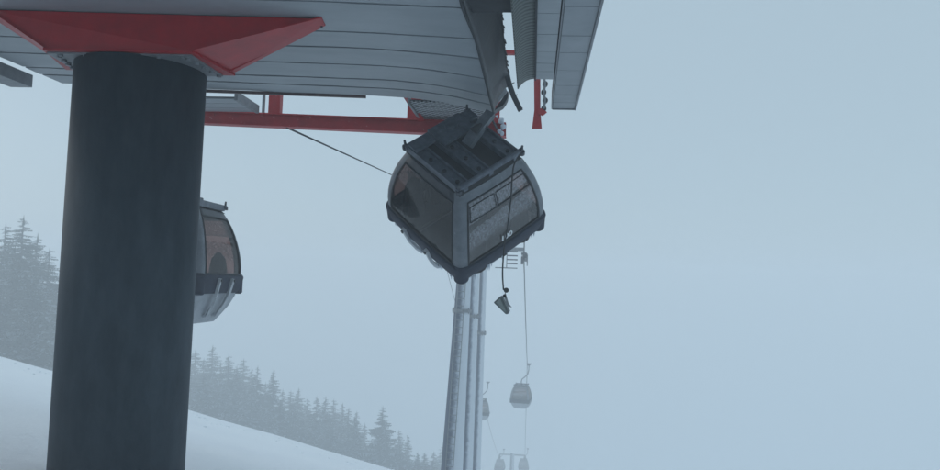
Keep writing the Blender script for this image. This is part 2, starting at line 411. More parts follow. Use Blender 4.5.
for a, b in zip(vr, vr[1:]):
    for k in range(len(sec) - 1): bm.faces.new((a[k], a[k + 1], b[k + 1], b[k]))
o = cobj('ribbed_inner_sheet', bm, M['rib'], smooth=True); md = o.modifiers.new('t', 'SOLIDIFY'); md.thickness = .02; md.offset = 1
bm = NB(); sbox(bm, s_a - .006, s_a + .014, -3, t_end1 + .01, H - .022, H + .026); cobj('seam_rail', bm, M['dark'])
bm = NB()
sbox(bm, SL, s_c, -3.6, -3.21, H - .1, H + .7); cobj('rear_beam', bm, M['dark'])

# ------------------------------------------------------------------ steel column with red head
ZB = 2.55; CC = Vector(((-(470 - 141.5) / F) * 9.8 / 1.0, 9.8, 0))
CC = on_y(142.6, 66, 9.5); CC.z = 0
RC = .775
gz = ground(CC.x, CC.y) - .4
col = thing('station_column', 'thick round dark steel column with a red bracket head under the station roof', 'column', (CC.x, CC.y, gz))
def pobj(name, bm, mat, parent=col, **k):
    o = obj(name, bm, mat, parent, **k)
    if parent is col: o.location = -col.location
    return o
bm = NB(); tube(bm, [(CC.x, CC.y, gz), (CC.x, CC.y, ZB - .04)], RC, 96); tube(bm, [(CC.x, CC.y, gz), (CC.x, CC.y, gz + .45)], RC + .09, 48)
o = pobj('shaft', bm, M['column'])
for p in o.data.polygons:
    if len(p.vertices) == 4: p.use_smooth = True
f0 = on_z(45.5, 48.3, ZB); f1 = on_z(193.5, 51.2, ZB); b1 = on_z(233, 73.5, ZB); 
dep = b1.y - f1.y
b0 = on_z(10, 66, ZB); b0 = Vector((f0.x - (b1.x - f1.x) * 1.0, b1.y, ZB))
TH = .018
g1 = on_z(318, 17.2, H - .012); h1 = on_z(322, 25, H - .012); g0 = on_z(-8, 11.5, H - .012); h0 = g0 + Vector((-.15, h1.y - g1.y, 0))
g1.y = f1.y + .0; g0.y = f0.y; 
bm = NB()
# front plate, back plate, sloped end plates, ribs
prism(bm, [f0, f1, g1, g0], (0, .02, 0))
prism(bm, [f0 + Vector((0, dep * .86, .0)), f1 + Vector((.2, dep * .86, .0)), h1, h0], (0, .02, 0))
o = pobj('bracket_web', bm, M['red'])
bm = NB()
ex = Vector((.0, -.03, 0))
prism(bm, [f1 + ex, b1, h1 + Vector((.03, .03, 0)), g1 + Vector((.03, -.03, 0))], (.012, 0, .022))
prism(bm, [f0 + ex, b0, h0, g0 + ex], (-.012, 0, .022))
pobj('sloped_flange', bm, M['red'])
bm = NB()
prism(bm, [f0 + Vector((-.01, -.035, -.001)), f1 + Vector((.01, -.035, -.001)), b1 + Vector((.03, .0, -.001)), b0 + Vector((-.03, 0, -.001))], (0, 0, -.028))
pobj('bottom_flange', bm, M['red'])
bm = NB()
inset = .06
prism(bm, [f0 + Vector((-.0, .03, -.031)), f1 + Vector((-.03, .03, -.031)), b1 + Vector((-.12, -.02, -.031)), b0 + Vector((.12, -.02, -.031))], (0, 0, -.02))
pobj('mounting_plate', bm, M['galv'])
for side in (1, -1):
    for k in range(5):
        u = (k + .7) / 5.2
        a, b = (f1, b1) if side > 0 else (f0, b0)
        p = a.lerp(b, u) + Vector((-side * .13, 0, -.08))
        bm = NB(); tube(bm, [p, p + UP * .035], .032, 6)
        pobj('bolt', bm, M['galv'])
for k in range(6):
    p = f0.lerp(f1, (k + .5) / 6) + Vector((0, .075, -.072)); bm = NB(); tube(bm, [p, p + UP * .025], .026, 6); pobj('bolt', bm, M['galv'])
bm = NB(); p = on_z(320, 27, H - .03); tube(bm, [p, p + UP * .03], .035, 6); pobj('bolt', bm, M['dark'])

# ------------------------------------------------------------------ red steel frame
T0 = 14.1
fr = thing('red_steel_frame', 'red steel girder frame with upright posts behind the edge of the station roof', 'steel frame', S(-3, T0, 2.9))
def fobj(name, bm, mat, parent=fr, **k):
    o = obj(name, bm, mat, parent, **k)
    if parent is fr: o.location = -fr.location
    return o
A0, A1 = on_t(150, 110.2, T0), on_t(506, 124.5, T0); B0, B1 = on_t(150, 120.6, T0), on_t(506, 136.2, T0)
bm = NB(); prism(bm, [B0, B1, A1, A0], FW * .02)
fobj('girder_web', bm, M['red_frost'])
bm = NB()
for a, b, dz in ((A0, A1, .0), (B0, B1, -.02)):
    pts = [a - FW * .1, b - FW * .1, b + FW * .14, a + FW * .14]; hexa(bm, [p + UP * dz for p in pts] + [p + UP * (dz + .02) for p in pts])
fobj('girder_flange', bm, M['red_frost'])
for x0, x1, y1, nm_ in ((268, 279.5, 112, 0), (407, 420.5, 119, 0), (487, 499, 124, 0)):
    lo0, lo1 = on_t(x0, y1 + 1.6, T0 - .02), on_t(x1, y1 + 1.6, T0 - .02); w = lo1 - lo0; w.z = 0
    hi0 = lo0 + UP * 1.15
    bm = NB(); prism(bm, [lo0, lo0 + w, hi0 + w, hi0], FW * .16)
    fobj('post', bm, M['red_frost'])
bm = NB(); 
prism(bm, [on_t(403.5, 97.5, 12.95), on_t(406.5, 97.5, 12.95), on_t(423, 121.5, T0 - .06), on_t(419, 121.5, T0 - .06)], RT * .05)
fobj('brace', bm, M['red'])
bm = NB(); prism(bm, [on_t(198, 107.5, T0 - .02), on_t(207, 108.3, T0 - .02), on_t(214, 112.5, T0 - .02), on_t(214, 116, T0 - .02), on_t(198, 116, T0 - .02)], FW * .1); fobj('gusset', bm, M['red'])
bm = NB(); a = on_t(263.2, 113, T0); bar(bm, a, a + UP * 1.0, .045, .045, FW); fobj('thin_post', bm, M['galv'])
bm = NB(); bar(bm, S(-6.5, T0 + .05, 4.32), S(.35, T0 + .05, 4.32), .12, .07); fobj('upper_crossbar', bm, M['red'])
bm = NB()
k0, k1 = on_t(533.6, 60, T0), on_t(540.2, 60, T0); k0.z = k1.z = 4.3
prism(bm, [k0, k1, on_t(540.4, 112, T0), on_t(541.8, 128.4, T0), on_t(532, 128.6, T0), on_t(534.3, 110, T0)], FW * .06)
fobj('hanging_post', bm, M['red'])
bm = NB(); prism(bm, [on_t(538, 107.5, T0 - .03), on_t(543, 109, T0 - .03), on_t(547, 112, T0 - .03), on_t(543, 115.5, T0 - .03), on_t(538, 114, T0 - .03)], FW * .05); fobj('foot_bracket', bm, M['red'])
# string of rollers beside it
ro = None
for k in range(5):
    y = 76 + k * 8.2
    p = on_t(544.3 + (.9 if k % 2 else -.6), y, T0 + .02)
    bm = NB(); tube(bm, [p - FW * .04, p + FW * .04], .05, 16); tube(bm, [p - FW * .06, p - FW * .04], .025, 10)
    fobj('roller', bm, M['black'])
bm = NB()
for k in range(4):
    a = on_t(544.3 + (.9 if k % 2 else -.6), 76 + k * 8.2, T0 - .05); b = on_t(544.3 + (-.6 if k % 2 else .9), 84.2 + k * 8.2, T0 - .05)
    bar(bm, a, b, .045, .012, FW)
bar(bm, on_t(545, 50, T0 - .05), on_t(544, 77, T0 - .05), .045, .012, FW)
fobj('roller_link', bm, M['galv'])
bm = NB()
for (x, y, r) in ((501.5, 121, .05), (503, 127, .06), (499.5, 131, .05), (497, 117, .035), (502, 133, .04)):
    bmesh.ops.create_icosphere(bm, subdivisions=2, radius=r, matrix=Matrix.Translation(on_t(x, y, T0 - .12)))
for v in bm.verts: v.co += Vector((noise.noise(v.co * 12), noise.noise(v.co * 12 + Vector((9, 0, 0))), noise.noise(v.co * 12 + Vector((0, 7, 0))))) * .035
fobj('ice_lump', bm, M['rime'], smooth=True)

# walkway gratings under the frame
def ceil_panel(name, label, x0, x1, ynear, yfar, mat, sidebox=False):
    th = thing(name, label, 'walkway', on_z((x0 + x1) / 2, yfar, H))
    def q(nm_, bm, m_):
        o = obj(nm_, bm, m_, th); o.location = -th.location; return o
    s0 = toS(on_z(x0, yfar, H))[0]; s1 = toS(on_z(x1, yfar, H))[0]; t0 = 12.75; t1 = toS(on_z(x1, yfar, H))[1]
    n = 4 if not sidebox else 3
    bm = NB()
    for k in range(n):
        a = t0 + (t1 - t0) * k / n + .012; b = t0 + (t1 - t0) * (k + 1) / n - .012
        sbox(bm, s0, s1 - .06, a, b, H + .02, H + .045)
    q('deck', bm, mat)
    bm = NB(); sbox(bm, s0, s1 - .06, t0, t1, H + .05, H + .06); q('deck_backing', bm, M['dark'])
    return th, q, s0, s1, t0, t1
th, q, s0, s1, t0, t1 = ceil_panel('walkway', 'plain grey walkway panel on the red girder just right of the column', 140, 259, 97, 113.5, M['soffit'], True)
bm = NB(); sbox(bm, s1 - .06, s1, t0, t1, H + .0, H + .15); q('edge_channel', bm, M['galv'])
th, q, s0, s1, t0, t1 = ceil_panel('walkway', 'perforated walkway grating on the red girder above the tilted cabin', 423, 489, 98, 122, M['perf'])
bm = NB(); sbox(bm, s0 - .04, s0 - .001, t0, t1 + .05, H - .02, H + .1); q('edge_channel', bm, M['galv'])

# ------------------------------------------------------------------ gondola cabin
PROF = [(0, .60), (.10, .67), (.3, .80), (.5, .89), (.7, .945), (.8, .965), (.95, .972), (1.1, .968), (1.3, .945), (1.5, .905), (1.7, .85), (1.88, .785), (2.02, .715), (2.12, .655)]
KB = .955
def half(z):
    for (z0, h0), (z1, h1) in zip(PROF, PROF[1:]):
        if z <= z1: return h0 + (h1 - h0) * (z - z0) / (z1 - z0)
    return PROF[-1][1]
RCN = .11
def side_pt(face, u, z, off=0.):
    """face 0:+x 1:+y 2:-x 3:-y ; u runs -1..1 anticlockwise seen from above"""
    h = half(z); bow = .02 * (1 - u * u)
    a = h + off + bow; w = (h * (KB if face in (0, 2) else 1)) - RCN
    if face in (1, 3): a = h * KB + off + bow; w = h - RCN
    p = Vector((a, u * w, z)); return Matrix.Rotation(face * math.pi / 2, 3, 'Z') @ p
US = [-1, -.96, -.93, -.6, -.3, 0, .3, .6, .93, .96, 1]
ZW0, ZW1 = .93, 1.99
def ring(z, off=0.):
    pts = []
    for f in range(4):
        for i, u in enumerate(US): pts.append((side_pt(f, u, z, off), f, i))
        h = half(z); hx, hy = h + off, h * KB + off
        c = [(hx - RCN - off, hy - RCN - off), (-(hx - RCN - off), hy - RCN - off), (-(hx - RCN - off), -(hy - RCN - off)), (hx - RCN - off, -(hy - RCN - off))][f]
        for k in (1, 2, 3):
            a = f * math.pi / 2 + k * math.pi / 8
            pts.append((Vector((c[0] + (RCN + off) * math.cos(a), c[1] + (RCN + off) * math.sin(a), z)), f, 100 + k))
    return pts
def zlist(z0, z1, n): return [z0 + (z1 - z0) * k / n for k in range(n + 1)]
def make_cabin(name, label, group=None, hanger=True):
    root = thing(name, label, 'gondola cabin', (0, 0, 0), group)
    bm = NB(); zs = [0, .1, .3, .5, .7, .8, .88, ZW0] + zlist(ZW0, ZW1, 7)[1:] + [2.02, 2.07, 2.12]
    rings = [[(bm.verts.new(p), f, i) for p, f, i in ring(z)] for z in zs]
    for j in range(len(zs) - 1):
        A, B = rings[j], rings[j + 1]; n = len(A)
        for k in range(n):
            k2 = (k + 1) % n; f, i = A[k][1], A[k][2]
            if ZW0 - 1e-6 <= zs[j] and zs[j + 1] <= ZW1 + 1e-6 and 2 <= i < len(US) - 3: continue
            bm.faces.new((A[k][0], A[k2][0], B[k2][0], B[k][0])).material_index = 1 if zs[j] < .65 else 0
    bm.faces.new([v[0] for v in rings[0]][::-1]).material_index = 1
    o = obj('body', bm, [M['cabgrey'], M['lowergrey']], root, smooth=True); md = o.modifiers.new('t', 'SOLIDIFY'); md.thickness = .03; md.offset = -1
    es = o.modifiers.new('e', 'EDGE_SPLIT'); es.split_angle = R_(35)
    for f in range(4):
        win = thing('x', '', ''); bpy.data.objects.remove(win)
        bm = NB(); zw = zlist(ZW0, ZW1, 14); uw = [-.93 + 1.86 * k / 10 for k in range(11)]
        g = [[bm.verts.new(side_pt(f, u, z, -.008)) for u in uw] for z in zw]
        for a, b in zip(g, g[1:]):
            for k in range(10): bm.faces.new((a[k], a[k + 1], b[k + 1], b[k]))
        w = obj('window', bm, M['glass_frost_sheen'] if f in (0, 2) else M['glass'], root, smooth=True)
        # rubber frame: follows the curved opening
        bm = NB()
        path = [side_pt(f, -.92, z, .002) for z in zw] + [side_pt(f, u, ZW1, .002) for u in uw[1:-1]] + [side_pt(f, .92, z, .002) for z in reversed(zw)] + [side_pt(f, u, ZW0, .002) for u in reversed(uw[1:-1])]
        tube(bm, path + [path[0]], .016, 6, False)
        obj('window_seal', bm, M['black'], w)
        if f in (0, 2):
            zt = 1.70
            bm = NB()
            for ua, ub in ((-.86, -.12), (-.06, .88)):
                pa = [side_pt(f, ua, zt, .006), side_pt(f, ub, zt, .006), side_pt(f, ub, 1.92, .006), side_pt(f, ua, 1.92, .006), side_pt(f, ua, zt, .006)]
                tube(bm, pa, .008, 6, False)
            obj('vent_frame', bm, M['black'], w)
    for f in (1, 3):
        bm = NB(); g = [[bm.verts.new(side_pt(f, u, z, .004)) for u in [-.97 + 1.94 * k / 10 for k in range(11)]] for z in (1.985, 2.02, 2.06, 2.10, 2.122)]
        for a, b in zip(g, g[1:]):
            for k in range(10): bm.faces.new((a[k], a[k + 1], b[k + 1], b[k]))
        hd = obj('window_header', bm, M['roofnavy'], root, smooth=True); md = hd.modifiers.new('t', 'SOLIDIFY'); md.thickness = .006
    # bumper belt
    bm = NB(); sec = [(.56, .0), (.57, .04), (.61, .055), (.86, .055), (.90, .04), (.91, .0)]
    rg = [[bm.verts.new(p) for p, f, i in [(pp[0] * 1.0, pp[1], pp[2]) for pp in ring(z, off)]] for z, off in sec]
    n = len(rg[0])
    for a, b in zip(rg, rg[1:]):
        for k in range(n): bm.faces.new((a[k], a[(k + 1) % n], b[(k + 1) % n], b[k]))
    for k in range(4):
        h = half(.74); cx = (h - .07) * (1 if k in (0, 3) else -1); cy = (h * KB - .07) * (1 if k < 2 else -1)
        tube(bm, [(cx, cy, .54), (cx, cy, .57), (cx, cy, .89), (cx, cy, .93)], [.09, .12, .12, .09], 20)
    obj('bumper', bm, M['navy'], root, smooth=True).modifiers.new('e', 'EDGE_SPLIT')
    # ski racks on both long sides
    for f in (1, 3):
        for u in (-.42, .28):
            bm = NB()
            pts = [side_pt(f, u, z, .075 if z < .8 else .085) for z in (.84, .7, .5, .3, .14)]
            for a, b in zip(pts, pts[1:]): bar(bm, a, b, .075, .05, side_pt(f, 0, .8).normalized())
            a = side_pt(f, u, .14, .075); b = side_pt(f, u, .14, -.0); bar(bm, a, b, .075, .05)
            r = obj('ski_rack', bm, M['rack'], root)
            p = side_pt(f, u, .80, .115); nrm = side_pt(f, 0, .8).normalized(); nrm.z = 0
            bm = NB(); tube(bm, [p, p + nrm * .02], .03, 10); obj('rack_bolt', bm, M['black'], r)
    # inside: floor, two benches
    bm = NB(); box(bm, -.62, .62, -.6, .6, .12, .16); obj('floor', bm, M['seat'], root)
    for sx in (-1, 1):
        bm = NB(); box(bm, *sorted((sx * .84, sx * .42)), -.72, .72, .48, .56)
        for k in range(3):
            y0 = -.70 + k * .48
            tube(bm, [(sx * .80, y0 + .22, .56), (sx * .80, y0 + .22, 1.0), (sx * .77, y0 + .22, 1.22), (sx * .74, y0 + .22, 1.34)], [.2, .19, .15, .05], 14)
        b_ = obj('bench', bm, M['seat'], root, smooth=False)
        for v in b_.data.vertices:
            if v.co.z > .57: v.co.x = sx * .80 + (v.co.x - sx * .80) * .25
    # roof
    bm = NB(); hx = half(2.12)
    hexa(bm, [(-hx, -hx * KB, 2.115), (hx, -hx * KB, 2.115), (hx, hx * KB, 2.115), (-hx, hx * KB, 2.115),
              (-hx + .05, -hx * KB + .05, 2.16), (hx - .05, -hx * KB + .05, 2.16), (hx - .05, hx * KB - .05, 2.16), (-hx + .05, hx * KB - .05, 2.16)])
    rf = obj('roof', bm, M['black'], root)
    for y in (-.52, -.10, .48):
        bm = NB()
        box(bm, -.60, .60, y - .10, y + .10, 2.162, 2.225); box(bm, -.60, .60, y - .115, y - .09, 2.163, 2.28); box(bm, -.60, .60, y + .09, y + .115, 2.163, 2.28)
        rl = obj('roof_rail', bm, M['rail'], rf)
        for x in (-.45, -.15, .18, .48):
            bm = NB(); tube(bm, [(x, y, 2.22), (x, y, 2.25)], .032, 10); obj('rail_bolt', bm, M['black'], rl)
    for sx in (-1, 1):
        bm = NB(); tube(bm, [(sx * .615, -.66, 2.24), (sx * .615, .66, 2.24)], .045, 14)
        for y in (-.5, 0, .5): box(bm, sx * .615 - .04, sx * .615 + .04, y - .04, y + .04, 2.16, 2.22)
        obj('end_bar', bm, M['rail'], rf)
        for sy in (-1, 1):
            bm = NB(); tube(bm, [(sx * .64, sy * .62, 2.2), (sx * .645, sy * .63, 2.36)], [.028, .018], 8); tube(bm, [(sx * .64, sy * .63, 2.19), (sx * .64, sy * .63, 2.25)], .05, 10)
            obj('corner_peg', bm, M['roofnavy'], rf)
    bm = NB(); box(bm, -.58, -.36, -.62, .62, 2.282, 2.32)
    obj('cross_beam', bm, M['rail'], rf)
    if hanger:
        bm = NB(); tube(bm, [(0, 0, 2.26), (0, 0, 2.6), (0, .06, 2.8), (0, .36, 3.05), (0, .62, 3.35), (0, .70, 3.7), (0, .70, 4.2)], .055, 12)
        hg = obj('hanger_arm', bm, M['galv'], root, smooth=True)
        bm = NB(); box(bm, -.28, .28, .59, .81, 4.18, 4.30); box(bm, -.16, .16, .48, .92, 4.30, 4.38); tube(bm, [(-.34, .70, 4.24), (.34, .70, 4.24)], .04, 10)
        obj('grip', bm, M['galv'], hg)
    return root

c1 = make_cabin('gondola_cabin', 'tilted gondola cabin jammed under the torn roof edge, frosted window numbered 100', 'gondola cabins on the lift', hanger=False)
RM = Matrix(((.67, .741, -.04), (-.471, .384, -.794), (-.573, .551, .607)))
RM.normalize()
tb = Vector((-.092, 12.737, 1.121))
Mx = Matrix.Translation(tb - RM @ Vector((0, 0, .78))) @ RM.to_4x4()
c1.matrix_world = Mx
Mi = Mx.inverted()
# bent hanger arm from roof centre up under the roof edge
def roofpt(x, y, z):
    o_ = Mi.translation; d_ = Mi.to_3x3() @ ray(x, y); return o_ + d_ * ((z - o_.z) / d_.z)
bm = NB(); a_, b_, m_ = roofpt(467, 145, 2.36), roofpt(491, 113, 2.62), roofpt(479, 128, 2.52)
print('arm tip', Mx @ b_)
bar(bm, a_, m_, .17, .11); bar(bm, m_ - (b_ - m_).normalized() * .04, b_, .155, .10)
ha = obj('bent_hanger_arm', bm, M['galv_dark'], c1)
bm = NB(); tube(bm, [m_ - Vector((0, .12, 0)), m_ + Vector((0, .12, 0))], .07, 14); obj('arm_pin', bm, M['black'], ha)
bm = NB(); box(bm, -.60, -.16, -.22, .40, 2.322, 2.36); tube(bm, [(-.40, .1, 2.34), (-.40, .1, 2.42)], .10, 20)
obj('hanger_foot_plate', bm, M['rail'], c1)
# grey corner pillars show paler strips
# number on the end window
cu = bpy.data.curves.new('t', 'FONT'); cu.body = '100'; cu.size = .165; cu.extrude = .003; cu.align_x = 'CENTER'; cu.offset = .004
to = bpy.data.objects.new('t', cu); C.objects.link(to); bpy.context.view_layer.update()
me = bpy.data.meshes.new_from_object(to.evaluated_get(bpy.context.evaluated_depsgraph_get())); bpy.data.objects.remove(to)
me.materials.clear(); me.materials.append(M['white'])
tx = bpy.data.objects.new('number_lettering', me); C.objects.link(tx); tx.parent = c1
p0 = side_pt(0, .02, 1.0, .014)
tx.matrix_local = Matrix.Translation(p0) @ Matrix(((0, 0, 1, 0), (1, 0, 0, 0), (0, 1, 0, 0), (0, 0, 0, 1)))
# clinging ice under the bumper
bm = NB()
for i in range(46):
    f = random.choice((3, 3, 0)); u = random.uniform(-.9, .95); z = .62
    p = side_pt(f, u, z, random.uniform(0, .05)); g = Mi.to_3x3() @ Vector((0, 0, -1)); l = random.uniform(.03, .13)
    tube(bm, [p, p + g * l * .5, p + g * l], [random.uniform(.012, .03), .012, .002], 6)
obj('icicle', bm, M['rime'], c1, smooth=True)['kind'] = 'stuff'

c2 = make_cabin('gondola_cabin', 'upright gondola cabin with brown window and ski racks, half hidden behind the column', 'gondola cabins on the lift')
nearc = on_y(200, 262, 14.3)      # near right corner of the belt
hb = half(.8)
# cabin length follows the line: local x along -FW (near end), local +y side? right side faces RT
ang = math.atan2(FW.y, FW.x)
c2.rotation_euler = (0, 0, ang)
zb = nearc.z
loc = nearc + FW * hb - RT * (hb * KB)
c2.location = (loc.x, loc.y, -1.03); c2.scale = (1.06, 1.06, 1.06)

# far cabins
def far_cabin(label, x, y_top, y_bot, Y, rz):
    c = copy_tree(c2)
    a, b = on_y(x, y_top, Y), on_y(x, y_bot, Y); k = (a.z - b.z) / 2.16
    c.location = b; c.rotation_euler = (0, 0, ang + rz); c['label'] = label; c.scale = (k, k, k)
    return c

# ------------------------------------------------------------------ lift towers
CROSS = []
def tower(label, t, x_top, y_top, x_bot, y_bot, r_top, r_bot, zrope, ladder=True, ring_y=None, half_g=2.65, s_off=0, group='frosted lift towers in a row', arms=True, platform=False):
    top = on_t(x_top, y_top, t); bot = on_t(x_bot, y_bot, t)
    d = (bot - top).normalized()
    zt = zrope + 1.0
    ptop = top + d * ((zt - top.z) / d.z)
    gb = bot
    for _ in range(30):
        gz_ = ground(gb.x, gb.y); gb = top + d * ((gz_ - .5 - top.z) / d.z)
    th = thing('lift_tower', label, 'lift tower', gb, group)
    def q(nm_, bm, m_, parent=th, **k):
        o = obj(nm_, bm, m_, parent, **k)
        if parent is th: o.location = -th.location
        return o
    bm = NB(); n = 30; pts = [ptop.lerp(gb, i / n) for i in range(n + 1)]
    def rad(p):
        u = (p.z - top.z) / (bot.z - top.z); return max(r_top * .8, r_top + (r_bot - r_top) * u)
    tube(bm, pts, [rad(p) for p in pts], 24)
    q('mast', bm, M['frost_tube'], smooth=True)
    if ladder:
        side = (-FW * 1.0 + RT * (-.10)).normalized(); cr = RT
        bm = NB(); lo, hi = gb, ptop
        ln = (hi - lo).length; m = int(ln / .32)
        def lp(u, s): 
            p = lo.lerp(hi, u); return p + side * (rad(p) + .12) + cr * s
        for s in (-.17, .17): tube(bm, [lp(0, s), lp(.5, s), lp(1, s)], .022, 6)
        for i in range(m): tube(bm, [lp(i / m, -.17), lp(i / m, .17)], .016, 5)
        for i in range(0, m, 9):
            a = lp(i / m, 0); tube(bm, [a, a - side * .14], .03, 5)
        q('ladder', bm, M['galv'])
    if ring_y:
        for ry in ring_y:
            pr = on_t(x_top, ry, t); p = ptop + (gb - ptop) * ((pr.z - ptop.z) / (gb.z - ptop.z))
            bm = NB(); tube(bm, [p + UP * .07, p - UP * .07], rad(p) + .09, 24)
            for k in range(10):
                a = k * math.pi / 5; w = RT * math.cos(a) + FW * math.sin(a); b0_ = p + w * (rad(p) + .05); tube(bm, [b0_ + UP * .13, b0_ - UP * .13], .025, 6)
            q('mast_flange', bm, M['galv'])
    if arms:
        ce = toS(ptop)
        bm = NB(); hexa(bm, [S(ce[0] - half_g, ce[1] - .14, zrope + .62), S(ce[0] + half_g, ce[1] - .14, zrope + .62), S(ce[0] + half_g, ce[1] + .14, zrope + .62), S(ce[0] - half_g, ce[1] + .14, zrope + .62),
                      S(ce[0] - half_g, ce[1] - .14, zrope + .85), S(ce[0] + half_g, ce[1] - .14, zrope + .85), S(ce[0] + half_g, ce[1] + .14, zrope + .85), S(ce[0] - half_g, ce[1] + .14, zrope + .85)])
        q('crossarm', bm, M['galv'])
        for sg in (-1, 1):
            s = ce[0] + sg * half_g
            bm = NB()
            bar(bm, S(s, ce[1] - 1.4, zrope + .36), S(s, ce[1] + 1.4, zrope + .30), .07, .22); bar(bm, S(s, ce[1], zrope + .6), S(s, ce[1], zrope + .3), .12, .2, FW)
            bar(bm, S(s + .22, ce[1] - .9, zrope + .36), S(s + .22, ce[1] - .9, zrope - .35), .06, .06, FW)
            bar(bm, S(s, ce[1] - 1.2, zrope + .44), S(s, ce[1] + 1.2, zrope + .40), .34, .10); bar(bm, S(s + .12, ce[1] - .9, zrope + .3), S(s + .12, ce[1] + .2, zrope + .1), .2, .3); bar(bm, S(s - .1, ce[1] - 1.1, zrope - .1), S(s - .1, ce[1] - .5, zrope + .1), .16, .35)
            sh = q('sheave_beam', bm, M['roofnavy'])
            for k in range(6):
                p = S(s, ce[1] - 1.25 + .5 * k, zrope + .19); bm = NB(); tube(bm, [p - RT * .05, p + RT * .05], .2, 18); tube(bm, [p - RT * .09, p + RT * .09], .06, 8)
                w = obj('sheave_wheel', bm, M['black'], sh)
            if platform:
                bm = NB(); si = s - sg * .75
                for k in range(4): bar(bm, S(si - .34, ce[1] - .5 + .0 * k, zrope + .55 - .26 * k), S(si + .34, ce[1] - .5, zrope + .55 - .26 * k), .07, .08)
                bar(bm, S(si - .36, ce[1] - .5, zrope + .62), S(si - .36, ce[1] - .5, zrope - .55), .05, .05, FW)
                bar(bm, S(si - 1.1, ce[1] - .5, zrope - .52), S(si + .34, ce[1] - .5, zrope - .52), .06, .06)
                q('service_platform', bm, M['roofnavy'])
        return S(ce[0] - half_g, ce[1], zrope), S(ce[0] + half_g, ce[1], zrope)
l1, r1 = tower('nearest frosted lift tower, widest mast with a ladder up its front', 35, 463.6, 285, 451.8, 470, .34, .50, 4.35, True, [310.5])
l2, r2 = tower('middle frosted lift tower, second mast right of the ladder', 42, 474.2, 285, 467.0, 470, .26, .31, 3.6, False, [316])
l3, r3 = tower('farthest of three adjoining frosted masts, with sheaves beneath the tilted cabin', 50, 482.8, 285, 476.4, 470, .23, .27, 1.40, False, [333], platform=True)
l4, r4 = tower('small faint lift tower with crossarm at the bottom, deep in fog', 165, 512.3, 456, 511.6, 480, .42, .5, -37.6, False, None, half_g=2.7)

# ropes
def rope(name, label, pts, r):
    bm = NB(); tube(bm, pts, [.021 if p.y < 20 else (r if (p.y > 60 or r > .03) else .018) for p in pts], 8); return tag(obj(name, bm, M['rope'], smooth=True), label, 'rope')
up_ = S(toS(r1)[0], 13, 4.6)
pa = on_y(527.2, 363, 84)
def sag(a, b, k, n=10):
    return [a.lerp(b, i / n) - UP * (4 * k * (i / n) * (1 - i / n)) for i in range(n + 1)]
rope('haul_rope', 'thin rope hanging straight down from the sheaves past the right far cabins', [on_t(491, 117, 12.6), r1, r2, r3] + sag(r3, pa, .25)[1:] + sag(pa, r4, .8)[1:] + sag(r4, r4 + FW * 160 - UP * 52 , 1)[1:], .036)
r0 = on_t(287, 127.6, T0)
pl = on_y(479.5, 386, 86)
rope('haul_rope', 'dark rope slanting from the red girder down behind the tilted cabin', [r0, l1, l2, l3] + sag(l3, pl, .25)[1:] + sag(pl, l4, .8)[1:] + sag(l4, l4 + FW * 160 - UP * 52, 1)[1:], .024)

cA = far_cabin('small upright cabin on the right rope below the tilted one, nearest of the foggy cabins', 520.6, 385.5, 407.5, 84, R_(172))
cB = far_cabin('small dark cabin half hidden behind the right edge of the masts', 480.8, 400.5, 419, 88, R_(184))
cC = far_cabin('faint cabin under the left end of the far tower crossarm', 499.6, 460.5, 472, 162, R_(175))
cD = far_cabin('faint cabin under the right end of the far tower crossarm', 523.4, 460, 471.5, 164, R_(183))

# ------------------------------------------------------------------ dangling floodlight and its cable
fl = thing('hanging_floodlight', 'broken floodlight dangling on its cable in front of the tilted cabin', 'lamp', on_y(502, 300, 11.4))
def lobj(n, bm, m, parent=fl, **k):
    o = obj(n, bm, m, parent, **k)
    if parent is fl: o.location = -fl.location
    return o
cp = [(521.5, 153, 11.35), (517.5, 158, 11.25), (513.8, 166, 11.2), (512, 180, 11.2), (511.2, 195, 11.2), (509.4, 212, 11.2), (507, 230, 11.22), (504.4, 246, 11.3), (503, 262, 11.4), (502.6, 276, 11.4), (503.5, 290, 11.4)]
pts = [on_y(*p) for p in cp]
fine = []
for i in range(len(pts) - 1):
    p0_, p1_, p2_, p3_ = pts[max(i - 1, 0)], pts[i], pts[i + 1], pts[min(i + 2, len(pts) - 1)]
    for k in range(5):
        u = k / 5; fine.append(.5 * ((2 * p1_) + (p2_ - p0_) * u + (2 * p0_ - 5 * p1_ + 4 * p2_ - p3_) * u * u + (3 * p1_ - p0_ - 3 * p2_ + p3_) * u ** 3))
fine.append(pts[-1])
bm = NB(); tube(bm, fine, .0115, 8); lobj('cable', bm, M['black'], smooth=True)
fY = 11.4
bm = NB()
hp = [(493.6, 302.5), (500.2, 296.2), (501.6, 296.8), (508.6, 311.5), (507.6, 314.2), (505.5, 314.0)]
prism(bm, [on_y(x, y, fY - .05) for x, y in hp], (.03, .13, .01))
hs = lobj('housing', bm, M['lampbox'])
bm = NB(); prism(bm, [on_y(x, y, fY - .054) for x, y in [(495.6, 302.4), (500, 298.4), (505.8, 310.5), (505.0, 312.2)]], (0, -.006, 0))
lobj('lamp_glass', bm, paint('lamp_glass', (.16, .19, .19), (.26, .29, .28), 12, .15))
bm = NB(); prism(bm, [on_y(x, y, fY - .03) for x, y in [(505.2, 291.5), (508.6, 303), (512.0, 307.6), (507.8, 306.2), (504.2, 297)]], (0, .03, 0))
lobj('bracket', bm, M['galv'])
bm = NB(); c_ = on_y(506.2, 290.2, fY); tube(bm, [c_ - Vector((0, .04, 0)), c_ + Vector((0, .04, 0))], .037, 16); c_ = on_y(504.6, 295.8, fY); tube(bm, [c_ - Vector((0, .03, 0)), c_ + Vector((0, .03, 0))], .026, 12)
lobj('swivel_joint', bm, M['black'])

